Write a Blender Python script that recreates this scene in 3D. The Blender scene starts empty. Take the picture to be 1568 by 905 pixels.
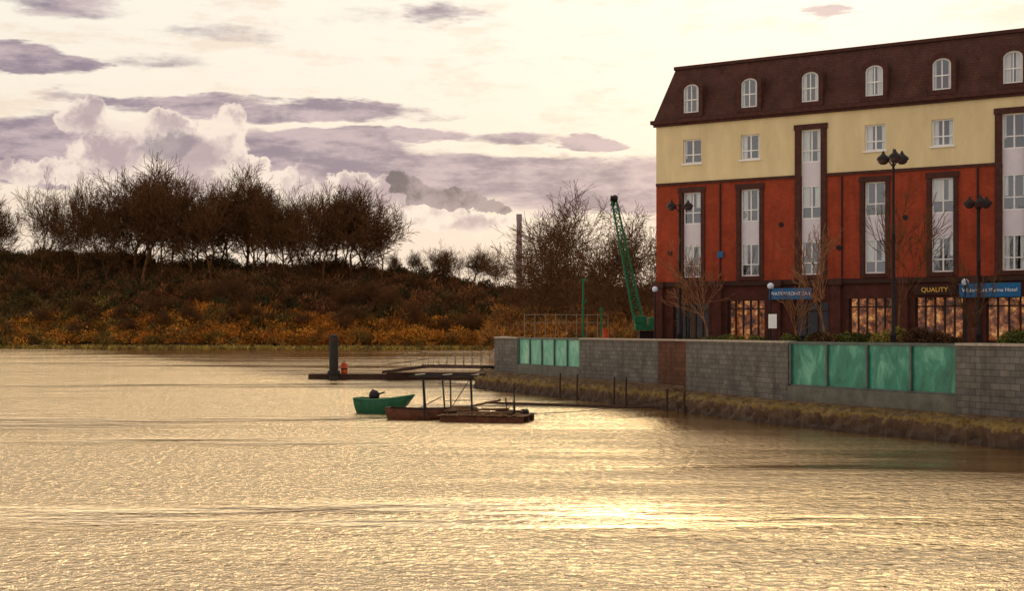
import bpy, math, random
import numpy as np
from mathutils import Vector, Matrix
random.seed(7); rng=np.random.default_rng(11)
scene=bpy.context.scene
F=2177.8; HC=4.1            # focal length in units of a 1568-wide picture, eye height over the water
def at(x,y,Y):              # site survey: bearing / elevation / distance -> metres
    return ((x-784)/F*Y, Y, HC+(505-y)/F*Y)

# ------------------------------------------------------------------ camera
cd=bpy.data.cameras.new("camera"); cam=bpy.data.objects.new("camera",cd)
scene.collection.objects.link(cam); scene.camera=cam
cam.location=(0,0,HC); cam.rotation_euler=(math.radians(90),0,0)
cd.lens=50; cd.sensor_width=36; cd.shift_y=0.0335; cd.clip_end=6000; cd.clip_start=0.5
scene.view_settings.view_transform='Standard'; scene.view_settings.look='None'; scene.view_settings.exposure=0

# ------------------------------------------------------------------ materials
def s2l(c):
    return tuple(((v/255)/12.92 if v/255<=0.04045 else ((v/255+0.055)/1.055)**2.4) for v in c)
def mat(name,col,rough=0.8,metal=0.0,var=0.25,scale=1.5,bump=0.0,bscale=8,spec=0.3,stretch=(1,1,1),col2=None,alpha=None):
    m=bpy.data.materials.new(name); m.use_nodes=True; nt=m.node_tree; n=nt.nodes; l=nt.links
    b=n["Principled BSDF"]; c=s2l(col)
    tc=n.new("ShaderNodeTexCoord"); mp=n.new("ShaderNodeMapping"); mp.inputs["Scale"].default_value=stretch
    l.new(tc.outputs["Object"],mp.inputs[0])
    no=n.new("ShaderNodeTexNoise"); no.inputs["Scale"].default_value=scale; no.inputs["Detail"].default_value=5; no.inputs["Roughness"].default_value=0.65
    l.new(mp.outputs[0],no.inputs["Vector"])
    cr=n.new("ShaderNodeValToRGB"); e=cr.color_ramp.elements
    c2=s2l(col2) if col2 else tuple(min(1,v*(1+var)) for v in c)
    e[0].position=0.3; e[0].color=(*[v*(1-var) for v in c],1); e[1].position=0.7; e[1].color=(*c2,1)
    l.new(no.outputs["Fac"],cr.inputs[0]); l.new(cr.outputs[0],b.inputs["Base Color"])
    b.inputs["Roughness"].default_value=rough; b.inputs["Metallic"].default_value=metal
    b.inputs["Specular IOR Level"].default_value=spec
    if bump>0:
        n2=n.new("ShaderNodeTexNoise"); n2.inputs["Scale"].default_value=bscale; n2.inputs["Detail"].default_value=4
        l.new(mp.outputs[0],n2.inputs["Vector"])
        bp=n.new("ShaderNodeBump"); bp.inputs["Strength"].default_value=bump; bp.inputs["Distance"].default_value=0.1
        l.new(n2.outputs["Fac"],bp.inputs["Height"]); l.new(bp.outputs[0],b.inputs["Normal"])
    return m
def brickmat(name,c1,c2,mortar,bw,bh,ms=0.012,rough=0.85,var=0.3,bump=0.4,stain=0.0,nscale=0.9):
    m=bpy.data.materials.new(name); m.use_nodes=True; nt=m.node_tree; n=nt.nodes; l=nt.links
    b=n["Principled BSDF"]; tc=n.new("ShaderNodeTexCoord"); sp=n.new("ShaderNodeSeparateXYZ"); cb=n.new("ShaderNodeCombineXYZ")
    l.new(tc.outputs["Object"],sp.inputs[0])
    ad=n.new("ShaderNodeMath"); ad.operation='ADD'; l.new(sp.outputs[0],ad.inputs[0]); l.new(sp.outputs[1],ad.inputs[1])
    l.new(ad.outputs[0],cb.inputs[0]); l.new(sp.outputs[2],cb.inputs[1])
    bt=n.new("ShaderNodeTexBrick"); bt.inputs["Scale"].default_value=1; bt.inputs["Brick Width"].default_value=bw; bt.inputs["Row Height"].default_value=bh
    bt.inputs["Mortar Size"].default_value=ms; bt.inputs["Color1"].default_value=(*s2l(c1),1); bt.inputs["Color2"].default_value=(*s2l(c2),1); bt.inputs["Mortar"].default_value=(*s2l(mortar),1)
    l.new(cb.outputs[0],bt.inputs["Vector"])
    no=n.new("ShaderNodeTexNoise"); no.inputs["Scale"].default_value=nscale; no.inputs["Detail"].default_value=7; no.inputs["Roughness"].default_value=0.72
    l.new(tc.outputs["Object"],no.inputs["Vector"])
    mr=n.new("ShaderNodeMapRange"); mr.inputs[1].default_value=0.3; mr.inputs[2].default_value=0.7; mr.inputs[3].default_value=1-var; mr.inputs[4].default_value=1+var
    l.new(no.outputs["Fac"],mr.inputs[0])
    mx=n.new("ShaderNodeMix"); mx.data_type='RGBA'; mx.blend_type='MULTIPLY'; mx.inputs["Factor"].default_value=1
    l.new(bt.outputs["Color"],mx.inputs["A"]); l.new(mr.outputs[0],mx.inputs["B"]); col=mx.outputs["Result"]
    if stain>0:
        mp=n.new("ShaderNodeMapping"); mp.inputs["Scale"].default_value=(2.2,2.2,.22); l.new(tc.outputs["Object"],mp.inputs[0])
        n2=n.new("ShaderNodeTexNoise"); n2.inputs["Scale"].default_value=1.0; n2.inputs["Detail"].default_value=6; n2.inputs["Roughness"].default_value=.7; l.new(mp.outputs[0],n2.inputs["Vector"])
        m2=n.new("ShaderNodeMapRange"); m2.inputs[1].default_value=0.48; m2.inputs[2].default_value=0.7; m2.inputs[3].default_value=0; m2.inputs[4].default_value=stain; l.new(n2.outputs["Fac"],m2.inputs[0])
        mx2=n.new("ShaderNodeMix"); mx2.data_type='RGBA'; l.new(m2.outputs[0],mx2.inputs["Factor"]); l.new(col,mx2.inputs["A"]); mx2.inputs["B"].default_value=(*[v*.4 for v in s2l(c2)],1); col=mx2.outputs["Result"]
    l.new(col,b.inputs["Base Color"])
    b.inputs["Roughness"].default_value=rough; b.inputs["Specular IOR Level"].default_value=0.25
    bp=n.new("ShaderNodeBump"); bp.inputs["Strength"].default_value=bump; bp.inputs["Distance"].default_value=0.03; bp.invert=True
    l.new(bt.outputs["Fac"],bp.inputs["Height"]); l.new(bp.outputs[0],b.inputs["Normal"])
    return m
def attrmat(name,rough=0.9):
    m=bpy.data.materials.new(name); m.use_nodes=True; n=m.node_tree.nodes; l=m.node_tree.links
    n.remove(n["Principled BSDF"]); b=n.new("ShaderNodeBsdfDiffuse"); a=n.new("ShaderNodeAttribute"); a.attribute_name="Col"
    l.new(a.outputs["Color"],b.inputs["Color"]); l.new(b.outputs[0],n["Material Output"].inputs[0])
    return m
def barkmat(name,col):
    m=bpy.data.materials.new(name); m.use_nodes=True; n=m.node_tree.nodes; l=m.node_tree.links
    n.remove(n["Principled BSDF"]); b=n.new("ShaderNodeBsdfDiffuse"); l.new(b.outputs[0],n["Material Output"].inputs[0])
    tc=n.new("ShaderNodeTexCoord"); no=n.new("ShaderNodeTexNoise"); no.inputs["Scale"].default_value=1.5; no.inputs["Detail"].default_value=3; l.new(tc.outputs["Object"],no.inputs["Vector"])
    cr=n.new("ShaderNodeValToRGB"); e=cr.color_ramp.elements; c=s2l(col); e[0].position=.35; e[0].color=(*[v*.6 for v in c],1); e[1].position=.65; e[1].color=(*[v*1.35 for v in c],1)
    l.new(no.outputs["Fac"],cr.inputs[0]); l.new(cr.outputs[0],b.inputs["Color"]); return m

M={}
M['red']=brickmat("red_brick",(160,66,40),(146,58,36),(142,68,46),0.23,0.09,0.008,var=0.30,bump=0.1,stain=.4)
M['cream']=mat("cream_render",(222,203,160),0.9,var=0.16,scale=0.6,stretch=(1,1,0.35))
M['dkbrick']=mat("dark_brick",(74,44,38),0.85,var=0.35,scale=4,bump=0.2)
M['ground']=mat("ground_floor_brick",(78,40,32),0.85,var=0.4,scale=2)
M['roof']=brickmat("roof_tiles",(86,55,47),(77,48,41),(64,42,38),0.22,0.16,0.012,var=0.30,bump=0.25,stain=.4)
M['white']=mat("white_frame",(238,238,240),0.5,var=0.05)
M['spandrel']=mat("spandrel_panel",(222,216,228),0.5,var=0.06)
M['curtain']=mat("curtain_cloth",(228,226,224),0.9,var=0.2,scale=4,stretch=(4,1,0.3))
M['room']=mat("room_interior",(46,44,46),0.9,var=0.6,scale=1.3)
M['blue']=mat("blue_sign_board",(24,98,150),0.5,var=0.1)
M['gold']=mat("gold_letters",(240,190,80),0.5,var=0.05)
M['wood']=mat("dark_wood",(56,32,24),0.7,var=0.3,scale=4)
M['iron']=mat("dark_iron",(34,30,34),0.55,var=0.3,scale=6,metal=0.3)
M['stone']=brickmat("quay_stone",(112,107,102),(90,88,86),(66,62,58),0.5,0.24,0.012,var=0.38,bump=0.5,stain=.5)
M['stone_brown']=brickmat("quay_stone_brown_shade",(98,64,48),(80,50,38),(60,42,34),0.5,0.24,0.012,var=0.35,bump=0.5,stain=.5)  # brown-tinted stone, the sunless return's shade painted into its colour
M['coping']=mat("coping_stone",(162,150,138),0.85,var=0.3,scale=3)
M['plinth']=mat("concrete_plinth",(100,100,92),0.9,var=0.35,scale=1.5,bump=0.2)
M['steel']=mat("grey_steel",(84,96,92),0.5,metal=0.3,var=0.3)
M['galv']=mat("galvanised_rail",(140,124,106),0.5,metal=0.0,var=0.2)
M['green']=mat("crane_green",(20,104,68),0.5,var=0.35,scale=3)
M['boatgreen']=mat("boat_green",(16,78,50),0.45,var=0.45,scale=3)
M['rust']=mat("rusty_steel",(88,52,34),0.8,var=0.55,scale=3,bump=0.3)
M['plank']=mat("weathered_planks",(110,82,58),0.85,var=0.5,scale=5,stretch=(0.4,3,1),bump=0.4)
M['pontoon']=mat("pontoon_timber",(60,42,34),0.85,var=0.4,scale=2)
M['orange']=mat("orange_float",(186,76,42),0.5,var=0.25)
M['rubber']=mat("black_rubber",(38,34,32),0.6,var=0.35)
M['paving']=mat("paving",(130,118,108),0.9,var=0.2,scale=2)
M['bark']=barkmat("bark",(100,72,50))
M['bark_far']=barkmat("bark_far",(104,74,50))
M['bark_light']=barkmat("bark_light",(140,100,72))
M['concrete']=mat("chimney_concrete",(140,126,132),0.9,var=0.1)
M['leaf']=attrmat("scrub_foliage")
M['globe']=mat("globe_glass",(205,215,240),0.3,var=0.05)
def glassmat(name,f):
    m=bpy.data.materials.new(name); m.use_nodes=True; n=m.node_tree.nodes; l=m.node_tree.links
    n.remove(n["Principled BSDF"]); o=n["Material Output"]
    g=n.new("ShaderNodeBsdfGlossy"); g.inputs["Roughness"].default_value=0.03; g.inputs["Color"].default_value=(.8,.85,.95,1)
    t=n.new("ShaderNodeBsdfTransparent"); t.inputs["Color"].default_value=(.9,.93,.93,1); x=n.new("ShaderNodeMixShader"); x.inputs[0].default_value=f
    l.new(t.outputs[0],x.inputs[1]); l.new(g.outputs[0],x.inputs[2]); l.new(x.outputs[0],o.inputs[0]); return m
M['glass']=glassmat("window_glass",.2); M['shopglass']=glassmat("shop_glass",.04)
def tealmat(name,ca,cb_,cc):
    m=bpy.data.materials.new(name); m.use_nodes=True; n=m.node_tree.nodes; l=m.node_tree.links; b=n["Principled BSDF"]
    tc=n.new("ShaderNodeTexCoord"); mp=n.new("ShaderNodeMapping"); mp.inputs["Scale"].default_value=(.9,1,.45); mp.inputs["Rotation"].default_value=(0,.5,0); l.new(tc.outputs["Object"],mp.inputs[0])
    no=n.new("ShaderNodeTexNoise"); no.inputs["Scale"].default_value=1.3; no.inputs["Detail"].default_value=7; no.inputs["Roughness"].default_value=.7; no.inputs["Distortion"].default_value=.6; l.new(mp.outputs[0],no.inputs["Vector"])
    cr=n.new("ShaderNodeValToRGB"); e=cr.color_ramp.elements; e[0].position=.3; e[0].color=(*s2l(ca),1); e[1].position=.75; e[1].color=(*s2l(cc),1); k=e.new(.52); k.color=(*s2l(cb_),1)
    l.new(no.outputs["Fac"],cr.inputs[0]); l.new(cr.outputs[0],b.inputs["Base Color"]); b.inputs["Roughness"].default_value=.18; return m
M['teal']=tealmat("teal_flood_glass",(22,82,68),(46,132,112),(126,192,168)); M['teal_pale']=tealmat("teal_flood_glass_pale",(70,150,130),(112,184,164),(170,218,200))
def shopmat():
    m=bpy.data.materials.new("lit_shop_interior"); m.use_nodes=True; n=m.node_tree.nodes; l=m.node_tree.links
    b=n["Principled BSDF"]; tc=n.new("ShaderNodeTexCoord"); v=n.new("ShaderNodeTexNoise"); v.inputs["Scale"].default_value=2.4; v.inputs["Detail"].default_value=6; v.inputs["Roughness"].default_value=.75
    l.new(tc.outputs["Object"],v.inputs["Vector"])
    cr=n.new("ShaderNodeValToRGB"); e=cr.color_ramp.elements; e[0].position=.42; e[0].color=(.025,.008,.004,1); e[1].position=.70; e[1].color=(1.0,.50,.15,1)
    k=cr.color_ramp.elements.new(.54); k.color=(.28,.075,.02,1)
    l.new(v.outputs["Fac"],cr.inputs[0]); l.new(cr.outputs[0],b.inputs["Emission Color"]); b.inputs["Emission Strength"].default_value=0.8
    b.inputs["Base Color"].default_value=(.05,.02,.012,1); b.inputs["Specular IOR Level"].default_value=0; return m
M['shop']=shopmat()

# ------------------------------------------------------------------ mesh helpers
class MB:
    def __init__(s): s.v=[]; s.f=[]
    def quad(s,a,b,c,d):
        i=len(s.v); s.v+= [a,b,c,d]; s.f.append((i,i+1,i+2,i+3))
    def poly(s,pts):
        i=len(s.v); s.v+=list(pts); s.f.append(tuple(range(i,i+len(pts))))
    def box(s,x0,x1,y0,y1,z0,z1):
        i=len(s.v); s.v+=[(x0,y0,z0),(x1,y0,z0),(x1,y1,z0),(x0,y1,z0),(x0,y0,z1),(x1,y0,z1),(x1,y1,z1),(x0,y1,z1)]
        s.f+=[(i,i+3,i+2,i+1),(i+4,i+5,i+6,i+7),(i,i+1,i+5,i+4),(i+1,i+2,i+6,i+5),(i+2,i+3,i+7,i+6),(i+3,i,i+4,i+7)]
    def beam(s,p,q,r0,r1=None,n=6):
        if r1 is None: r1=r0
        p=Vector(p); q=Vector(q); d=(q-p)
        if d.length<1e-6: return
        d.normalize(); u=d.orthogonal().normalized(); w=d.cross(u); i=len(s.v)
        for c,r in ((p,r0),(q,r1)):
            for k in range(n):
                a=2*math.pi*k/n; s.v.append(tuple(c+u*math.cos(a)*r+w*math.sin(a)*r))
        for k in range(n): s.f.append((i+k,i+(k+1)%n,i+n+(k+1)%n,i+n+k))
        s.f.append(tuple(i+k for k in range(n-1,-1,-1))); s.f.append(tuple(i+n+k for k in range(n)))
    def lathe(s,c,prof,n=14):
        i=len(s.v)
        for (r,z) in prof:
            for k in range(n):
                a=2*math.pi*k/n; s.v.append((c[0]+r*math.cos(a),c[1]+r*math.sin(a),c[2]+z))
        for j in range(len(prof)-1):
            for k in range(n): s.f.append((i+j*n+k,i+j*n+(k+1)%n,i+(j+1)*n+(k+1)%n,i+(j+1)*n+k))
    def obj(s,name,m,parent=None,bevel=0,smooth=False,loc=None,rotz=None):
        me=bpy.data.meshes.new(name); me.from_pydata(s.v,[],s.f); me.update(); me.materials.append(m)
        o=bpy.data.objects.new(name,me); scene.collection.objects.link(o)
        if parent: o.parent=parent
        if loc: o.location=loc
        if rotz is not None: o.rotation_euler=(0,0,rotz)
        if smooth:
            for p in me.polygons: p.use_smooth=True
        if bevel:
            b=o.modifiers.new("bevel",'BEVEL'); b.width=bevel; b.segments=2; b.limit_method='ANGLE'
        return o
def empty(name,loc=(0,0,0),rotz=0):
    e=bpy.data.objects.new(name,None); scene.collection.objects.link(e); e.location=loc; e.rotation_euler=(0,0,rotz); e.empty_display_size=0.5; return e
def text(name,body,size,m,parent,loc,ext=0.01):
    c=bpy.data.curves.new(name,'FONT'); c.body=body; c.size=size; c.extrude=ext; c.align_x='CENTER'; c.align_y='CENTER'
    o=bpy.data.objects.new(name,c); scene.collection.objects.link(o); c.materials.append(m); o.parent=parent; o.location=loc; o.rotation_euler=(math.radians(90),0,0); return o
def npmesh(name,V,Fn,nper,m,cols=None,parent=None):
    me=bpy.data.meshes.new(name); nv=len(V); nf=len(Fn)//nper
    me.vertices.add(nv); me.vertices.foreach_set("co",V.astype(np.float32).ravel())
    me.loops.add(len(Fn)); me.loops.foreach_set("vertex_index",Fn.astype(np.int32))
    me.polygons.add(nf); me.polygons.foreach_set("loop_start",np.arange(0,len(Fn),nper,dtype=np.int32))
    me.update(calc_edges=True)
    if cols is not None:
        a=me.color_attributes.new("Col",'FLOAT_COLOR','POINT'); c=np.ones((nv,4),dtype=np.float32); c[:,:3]=cols; a.data.foreach_set("color",c.ravel())
    me.materials.append(m); o=bpy.data.objects.new(name,me); scene.collection.objects.link(o)
    if parent: o.parent=parent
    return o
def scrub(name,C,R,K,per,length,width,parent=None,hs=0.8,twig=0.5):
    """C centres, R radii, K colours; clumps of small twig/leaf slivers"""
    N=len(C); C=np.repeat(C,per,0); Rr=np.repeat(R,per); K=np.repeat(K,per,0)
    d=rng.normal(size=(N*per,3)); d/=np.linalg.norm(d,axis=1,keepdims=True); d[:,2]=np.abs(d[:,2])*1.0-0.15
    rad=rng.uniform(0.35,1.0,N*per)**0.6
    P=C+d*(Rr*rad)[:,None]*np.array([1,1,hs])
    t=d*twig+rng.normal(size=d.shape)*(1-twig)*0.8; t[:,2]+=0.25; t/=np.linalg.norm(t,axis=1,keepdims=True)
    s=np.cross(t,rng.normal(size=d.shape)); s/=np.linalg.norm(s,axis=1,keepdims=True)+1e-9
    L=length*rng.uniform(0.5,1.3,N*per); W=width*rng.uniform(0.6,1.3,N*per)
    V=np.empty((N*per,3,3)); V[:,0]=P+s*W[:,None]; V[:,1]=P-s*W[:,None]; V[:,2]=P+t*L[:,None]
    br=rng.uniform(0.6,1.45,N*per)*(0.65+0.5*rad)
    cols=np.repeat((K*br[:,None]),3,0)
    return npmesh(name,V.reshape(-1,3),np.arange(N*per*3),3,M['leaf'],cols,parent)

# ------------------------------------------------------------------ bare trees
def tree_segments(seed,H,levels=5,r0=None,clear=0.3,spread=1.0,minr=0.02,stems=1,skip=0.15,two=0.3,upb=.07,first=0.9):
    r=random.Random(seed); segs=[]
    def rv(): return Vector((r.gauss(0,1),r.gauss(0,1),r.gauss(0,1)))
    def grow(p,d,L,rad,lv):
        ns=[6,5,4,3,3,2,2][min(lv,6)]
        for i in range(ns):
            d=(d+rv()*(0.06 if lv==0 else 0.14)+Vector((0,0,upb if lv else 0))).normalized()
            q=p+d*(L/ns); rn=max(rad*(0.88 if lv==0 else 0.80),minr)
            segs.append((p.copy(),q.copy(),max(rad,minr),rn)); p=q; rad=rn
            if lv<levels and (lv>0 or i>=max(1,int(clear*ns)) or i==ns-1):
                if i<ns-1 and r.random()<skip: continue
                k=2 if r.random()<two else 1
                if i==ns-1: k=2 if lv else 3
                for _ in range(k):
                    o=d.cross(rv()).normalized(); a=math.radians(r.uniform(25,60))*spread
                    if i==ns-1: a*=0.7
                    nd=(d*math.cos(a)+o*math.sin(a)).normalized()
                    grow(p,nd,L*r.uniform(0.55,0.80)*(1.0 if lv else first),rad*0.66,lv+1)
    for s in range(stems):
        a=r.uniform(0,6.28); d=Vector((math.cos(a)*0.25*(stems>1),math.sin(a)*0.25*(stems>1),1)).normalized()
        grow(Vector((math.cos(a)*0.3*(stems>1),math.sin(a)*.3*(stems>1),-0.3)),d,H*0.42,r0 or H*0.02,0)
    return segs
def tree_mesh(name,segs,m,n=3,H=None):
    A=np.array([list(s[0]) for s in segs]); B=np.array([list(s[1]) for s in segs]); ra=np.array([s[2] for s in segs]); rb=np.array([s[3] for s in segs])
    if H:
        k=H/max(np.percentile(B[:,2],99.3),1e-3); A*=k; B*=k
    D=B-A; D/=np.linalg.norm(D,axis=1,keepdims=True)+1e-9
    ref=np.where(np.abs(D[:,2:3])>0.9,np.array([[1.,0,0]]),np.array([[0,0,1.]])); U=np.cross(D,ref); U/=np.linalg.norm(U,axis=1,keepdims=True)+1e-9; W=np.cross(D,U)
    N=len(segs); V=np.empty((N,2*n,3))
    for k in range(n):
        a=2*math.pi*k/n; o=U*math.cos(a)+W*math.sin(a); V[:,k]=A+o*ra[:,None]; V[:,n+k]=B+o*rb[:,None]
    fl=[]
    for k in range(n): fl+= [k,(k+1)%n,n+(k+1)%n,n+k]
    Fn=(np.arange(N)[:,None]*2*n+np.array(fl)[None,:]).ravel()
    return npmesh(name,V.reshape(-1,3),Fn,4,m)

# ------------------------------------------------------------------ world
w=bpy.data.worlds.new("World"); scene.world=w; w.use_nodes=True; nt=w.node_tree; n=nt.nodes; l=nt.links
bg=n["Background"]
def mth(op,a,b=None,c=None,clamp=False):
    x=n.new("ShaderNodeMath"); x.operation=op; x.use_clamp=clamp
    for i,v in enumerate((a,b,c)):
        if v is None: continue
        if isinstance(v,(int,float)): x.inputs[i].default_value=v
        else: l.new(v,x.inputs[i])
    return x.outputs[0]
def vm(op,a,b=None,c=None,out=0):
    x=n.new("ShaderNodeVectorMath"); x.operation=op
    for i,v in enumerate((a,b,c)):
        if v is None: continue
        if isinstance(v,tuple): x.inputs[i].default_value=v
        else: l.new(v,x.inputs[i])
    return x.outputs[out]
def noise(vec,scale,detail=5,rough=0.6,dims='2D'):
    x=n.new("ShaderNodeTexNoise"); x.noise_dimensions=dims; x.inputs["Scale"].default_value=scale; x.inputs["Detail"].default_value=detail; x.inputs["Roughness"].default_value=rough
    l.new(vec,x.inputs["Vector"]); return x
def mixc(f,a,b,bt='MIX'):
    x=n.new("ShaderNodeMix"); x.data_type='RGBA'; x.blend_type=bt
    if isinstance(f,(int,float)): x.inputs["Factor"].default_value=f
    else: l.new(f,x.inputs["Factor"])
    for k,v in (("A",a),("B",b)):
        if isinstance(v,tuple): x.inputs[k].default_value=(*v,1)
        else: l.new(v,x.inputs[k])
    return x.outputs["Result"]
def sstep(v,a,b):
    x=n.new("ShaderNodeMapRange"); x.interpolation_type='SMOOTHSTEP'; x.inputs[1].default_value=a; x.inputs[2].default_value=b; l.new(v,x.inputs[0]); return x.outputs[0]
def sep(v):
    x=n.new("ShaderNodeSeparateXYZ"); l.new(v,x.inputs[0]); return x.outputs
tc=n.new("ShaderNodeTexCoord"); sp=sep(tc.outputs["Generated"])
az=mth('ARCTAN2',sp[0],sp[1]); el=mth('ARCSINE',sp[2])
cb=n.new("ShaderNodeCombineXYZ"); l.new(az,cb.inputs[0]); l.new(el,cb.inputs[1]); P=cb.outputs[0]
def cen(x,y):
    u=(x-784)/F; v=(505-y)/F; return (math.atan(u), math.asin(v/math.sqrt(1+u*u+v*v)))
def blobs(vec,lst):
    tot=None
    for (x,y,a,b,wt) in lst:
        cx,cy=cen(x,y); d=vm('MULTIPLY_ADD',vec,(F/a,F/b,0),(-cx*F/a,-cy*F/b,0)); q=vm('DOT_PRODUCT',d,d,out=1)
        c=mth('MULTIPLY_ADD',q,-wt,wt)
        tot=c if tot is None else mth('MAXIMUM',tot,c)
    return mth('MAXIMUM',tot,0.0)
nA=noise(vm('MULTIPLY',P,(1,4.5,1)),9,5,.62).outputs["Color"]
Pst=vm('ADD',P,vm('MULTIPLY_ADD',nA,(0.11,0.026,0),(-.055,-.013,0)))
nB=noise(P,24,6,.62).outputs["Color"]
Pcu=vm('ADD',P,vm('MULTIPLY_ADD',nB,(0.034,0.034,0),(-.017,-.017,0)))
Ppl=vm('ADD',P,vm('MULTIPLY_ADD',noise(P,80,3,.55).outputs["Color"],(0.013,0.013,0),(-.0065,-.0065,0)))
nC=sep(noise(vm('MULTIPLY',P,(1,3.8,1)),13,6,.68).outputs["Color"])
sB=sep(nB); sA=sep(nA)
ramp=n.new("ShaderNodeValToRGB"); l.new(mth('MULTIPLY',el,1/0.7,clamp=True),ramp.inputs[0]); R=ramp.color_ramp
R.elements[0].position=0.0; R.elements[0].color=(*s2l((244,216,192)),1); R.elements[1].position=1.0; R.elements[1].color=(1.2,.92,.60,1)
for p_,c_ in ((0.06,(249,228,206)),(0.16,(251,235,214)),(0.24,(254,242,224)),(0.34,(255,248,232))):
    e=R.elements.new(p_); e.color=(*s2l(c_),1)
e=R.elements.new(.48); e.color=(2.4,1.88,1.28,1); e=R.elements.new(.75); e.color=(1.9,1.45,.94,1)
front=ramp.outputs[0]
away=sstep(mth('ABSOLUTE',az),0.55,1.3)
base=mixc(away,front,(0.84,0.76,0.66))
base=mixc(mth('MULTIPLY',sstep(nC[0],0.50,0.70),0.5),base,s2l((238,212,188)))
st=blobs(Pst,[(40,225,195,60,1.4),(60,92,110,26,1.1),(40,76,80,14,.9),(420,168,280,22,1.1),(250,150,200,12,.8),(610,207,150,17,1.2),(500,205,200,12,.8),
  (905,220,74,15,1.3),(700,268,430,36,1.25),(480,238,220,44,1.1),(940,298,280,32,1.1),(945,262,55,9,.9),(790,210,90,12,.6),(1248,18,48,16,.9),(690,22,60,22,.5),(240,95,130,14,.4),(540,20,180,16,.2),(1300,330,400,40,.8),
  (100,8,110,22,.5),(330,50,120,16,.35)])
stm=sstep(mth('ADD',st,mth('MULTIPLY_ADD',nC[1],0.8,-.4)),0.10,0.62)
stc=mixc(sstep(nC[2],0.36,0.64),s2l((138,122,140)),s2l((198,176,180)))
gen=noise(vm('MULTIPLY',tc.outputs["Generated"],(1,1,3)),3,4,0.6,'3D').outputs["Fac"]
stm=mth('MAXIMUM',stm,mth('MULTIPLY',mth('MULTIPLY',sstep(gen,0.45,0.62),sstep(mth('ABSOLUTE',az),.42,.7)),0.6))
col=mixc(mth('MULTIPLY',stm,0.95),base,stc)
lowb=blobs(Pst,[(680,368,150,34,1.0),(870,350,200,26,.6),(120,310,240,22,.6)])
col=mixc(mth('MULTIPLY',sstep(lowb,0.0,0.9),0.8),col,s2l((247,224,206)))
cl=[(345,205,46,50,1),(290,235,66,52,1),(200,220,50,50,1),(135,180,42,30,.8),(160,245,60,40,.9),(385,250,30,24,.9),(425,275,42,28,.9),(462,292,40,22,.8),(90,260,60,22,.7),(240,280,130,28,.9),
    (540,285,44,26,.9),(580,305,60,34,1.),(650,322,90,28,.9),(720,340,70,20,.8),(230,190,40,30,.9),(30,268,60,16,.6)]
cu=blobs(Pcu,cl)
cum=sstep(mth('ADD',cu,mth('MULTIPLY_ADD',sB[2],0.5,-.25)),0.06,0.30)
cuc=mixc(sstep(mth('ADD',sB[1],mth('MULTIPLY',cu,-0.20)),0.26,0.50),s2l((188,166,170)),s2l((251,232,216)))
dk=blobs(Pcu,[(262,226,46,26,1)])
cuc=mixc(mth('MULTIPLY',sstep(dk,0,.7),0.8),cuc,s2l((136,124,138)))
col=mixc(mth('MULTIPLY',cum,0.92),col,cuc)
pl=blobs(Ppl,[(604,272,18,14,1.2),(622,284,28,17,1.2),(648,297,34,20,1.2),(684,303,40,20,1.2),(718,308,32,15,1.1),(744,315,26,11,1),(766,322,20,7,.8)])
plm=sstep(mth('ADD',pl,mth('MULTIPLY_ADD',sB[2],0.25,-.125)),0.08,0.34)
plc=mixc(sstep(mth('ADD',sB[1],mth('MULTIPLY',pl,-0.12)),0.30,0.52),s2l((98,88,98)),s2l((166,148,152)))
col=mixc(mth('MULTIPLY',plm,0.95),col,plc)
sky=n.new("ShaderNodeTexSky"); sky.sky_type='NISHITA'; sky.sun_disc=False; sky.sun_elevation=math.radians(17); sky.sun_rotation=math.radians(13); sky.dust_density=3
nsk=vm('MULTIPLY',sky.outputs[0],(0.08,0.08,0.08))
fin=mixc(0.95,nsk,col)
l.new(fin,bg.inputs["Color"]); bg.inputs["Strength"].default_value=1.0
w.cycles.sampling_method='NONE'

sd=Vector((math.sin(math.radians(13))*math.cos(math.radians(17)),math.cos(math.radians(13))*math.cos(math.radians(17)),math.sin(math.radians(17))))
sl=bpy.data.lights.new("sun",'SUN'); so=bpy.data.objects.new("sun",sl); scene.collection.objects.link(so)
sl.energy=0.9; sl.angle=math.radians(20); sl.color=(1,.78,.48); so.rotation_euler=(-sd).to_track_quat('-Z','Y').to_euler()

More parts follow.
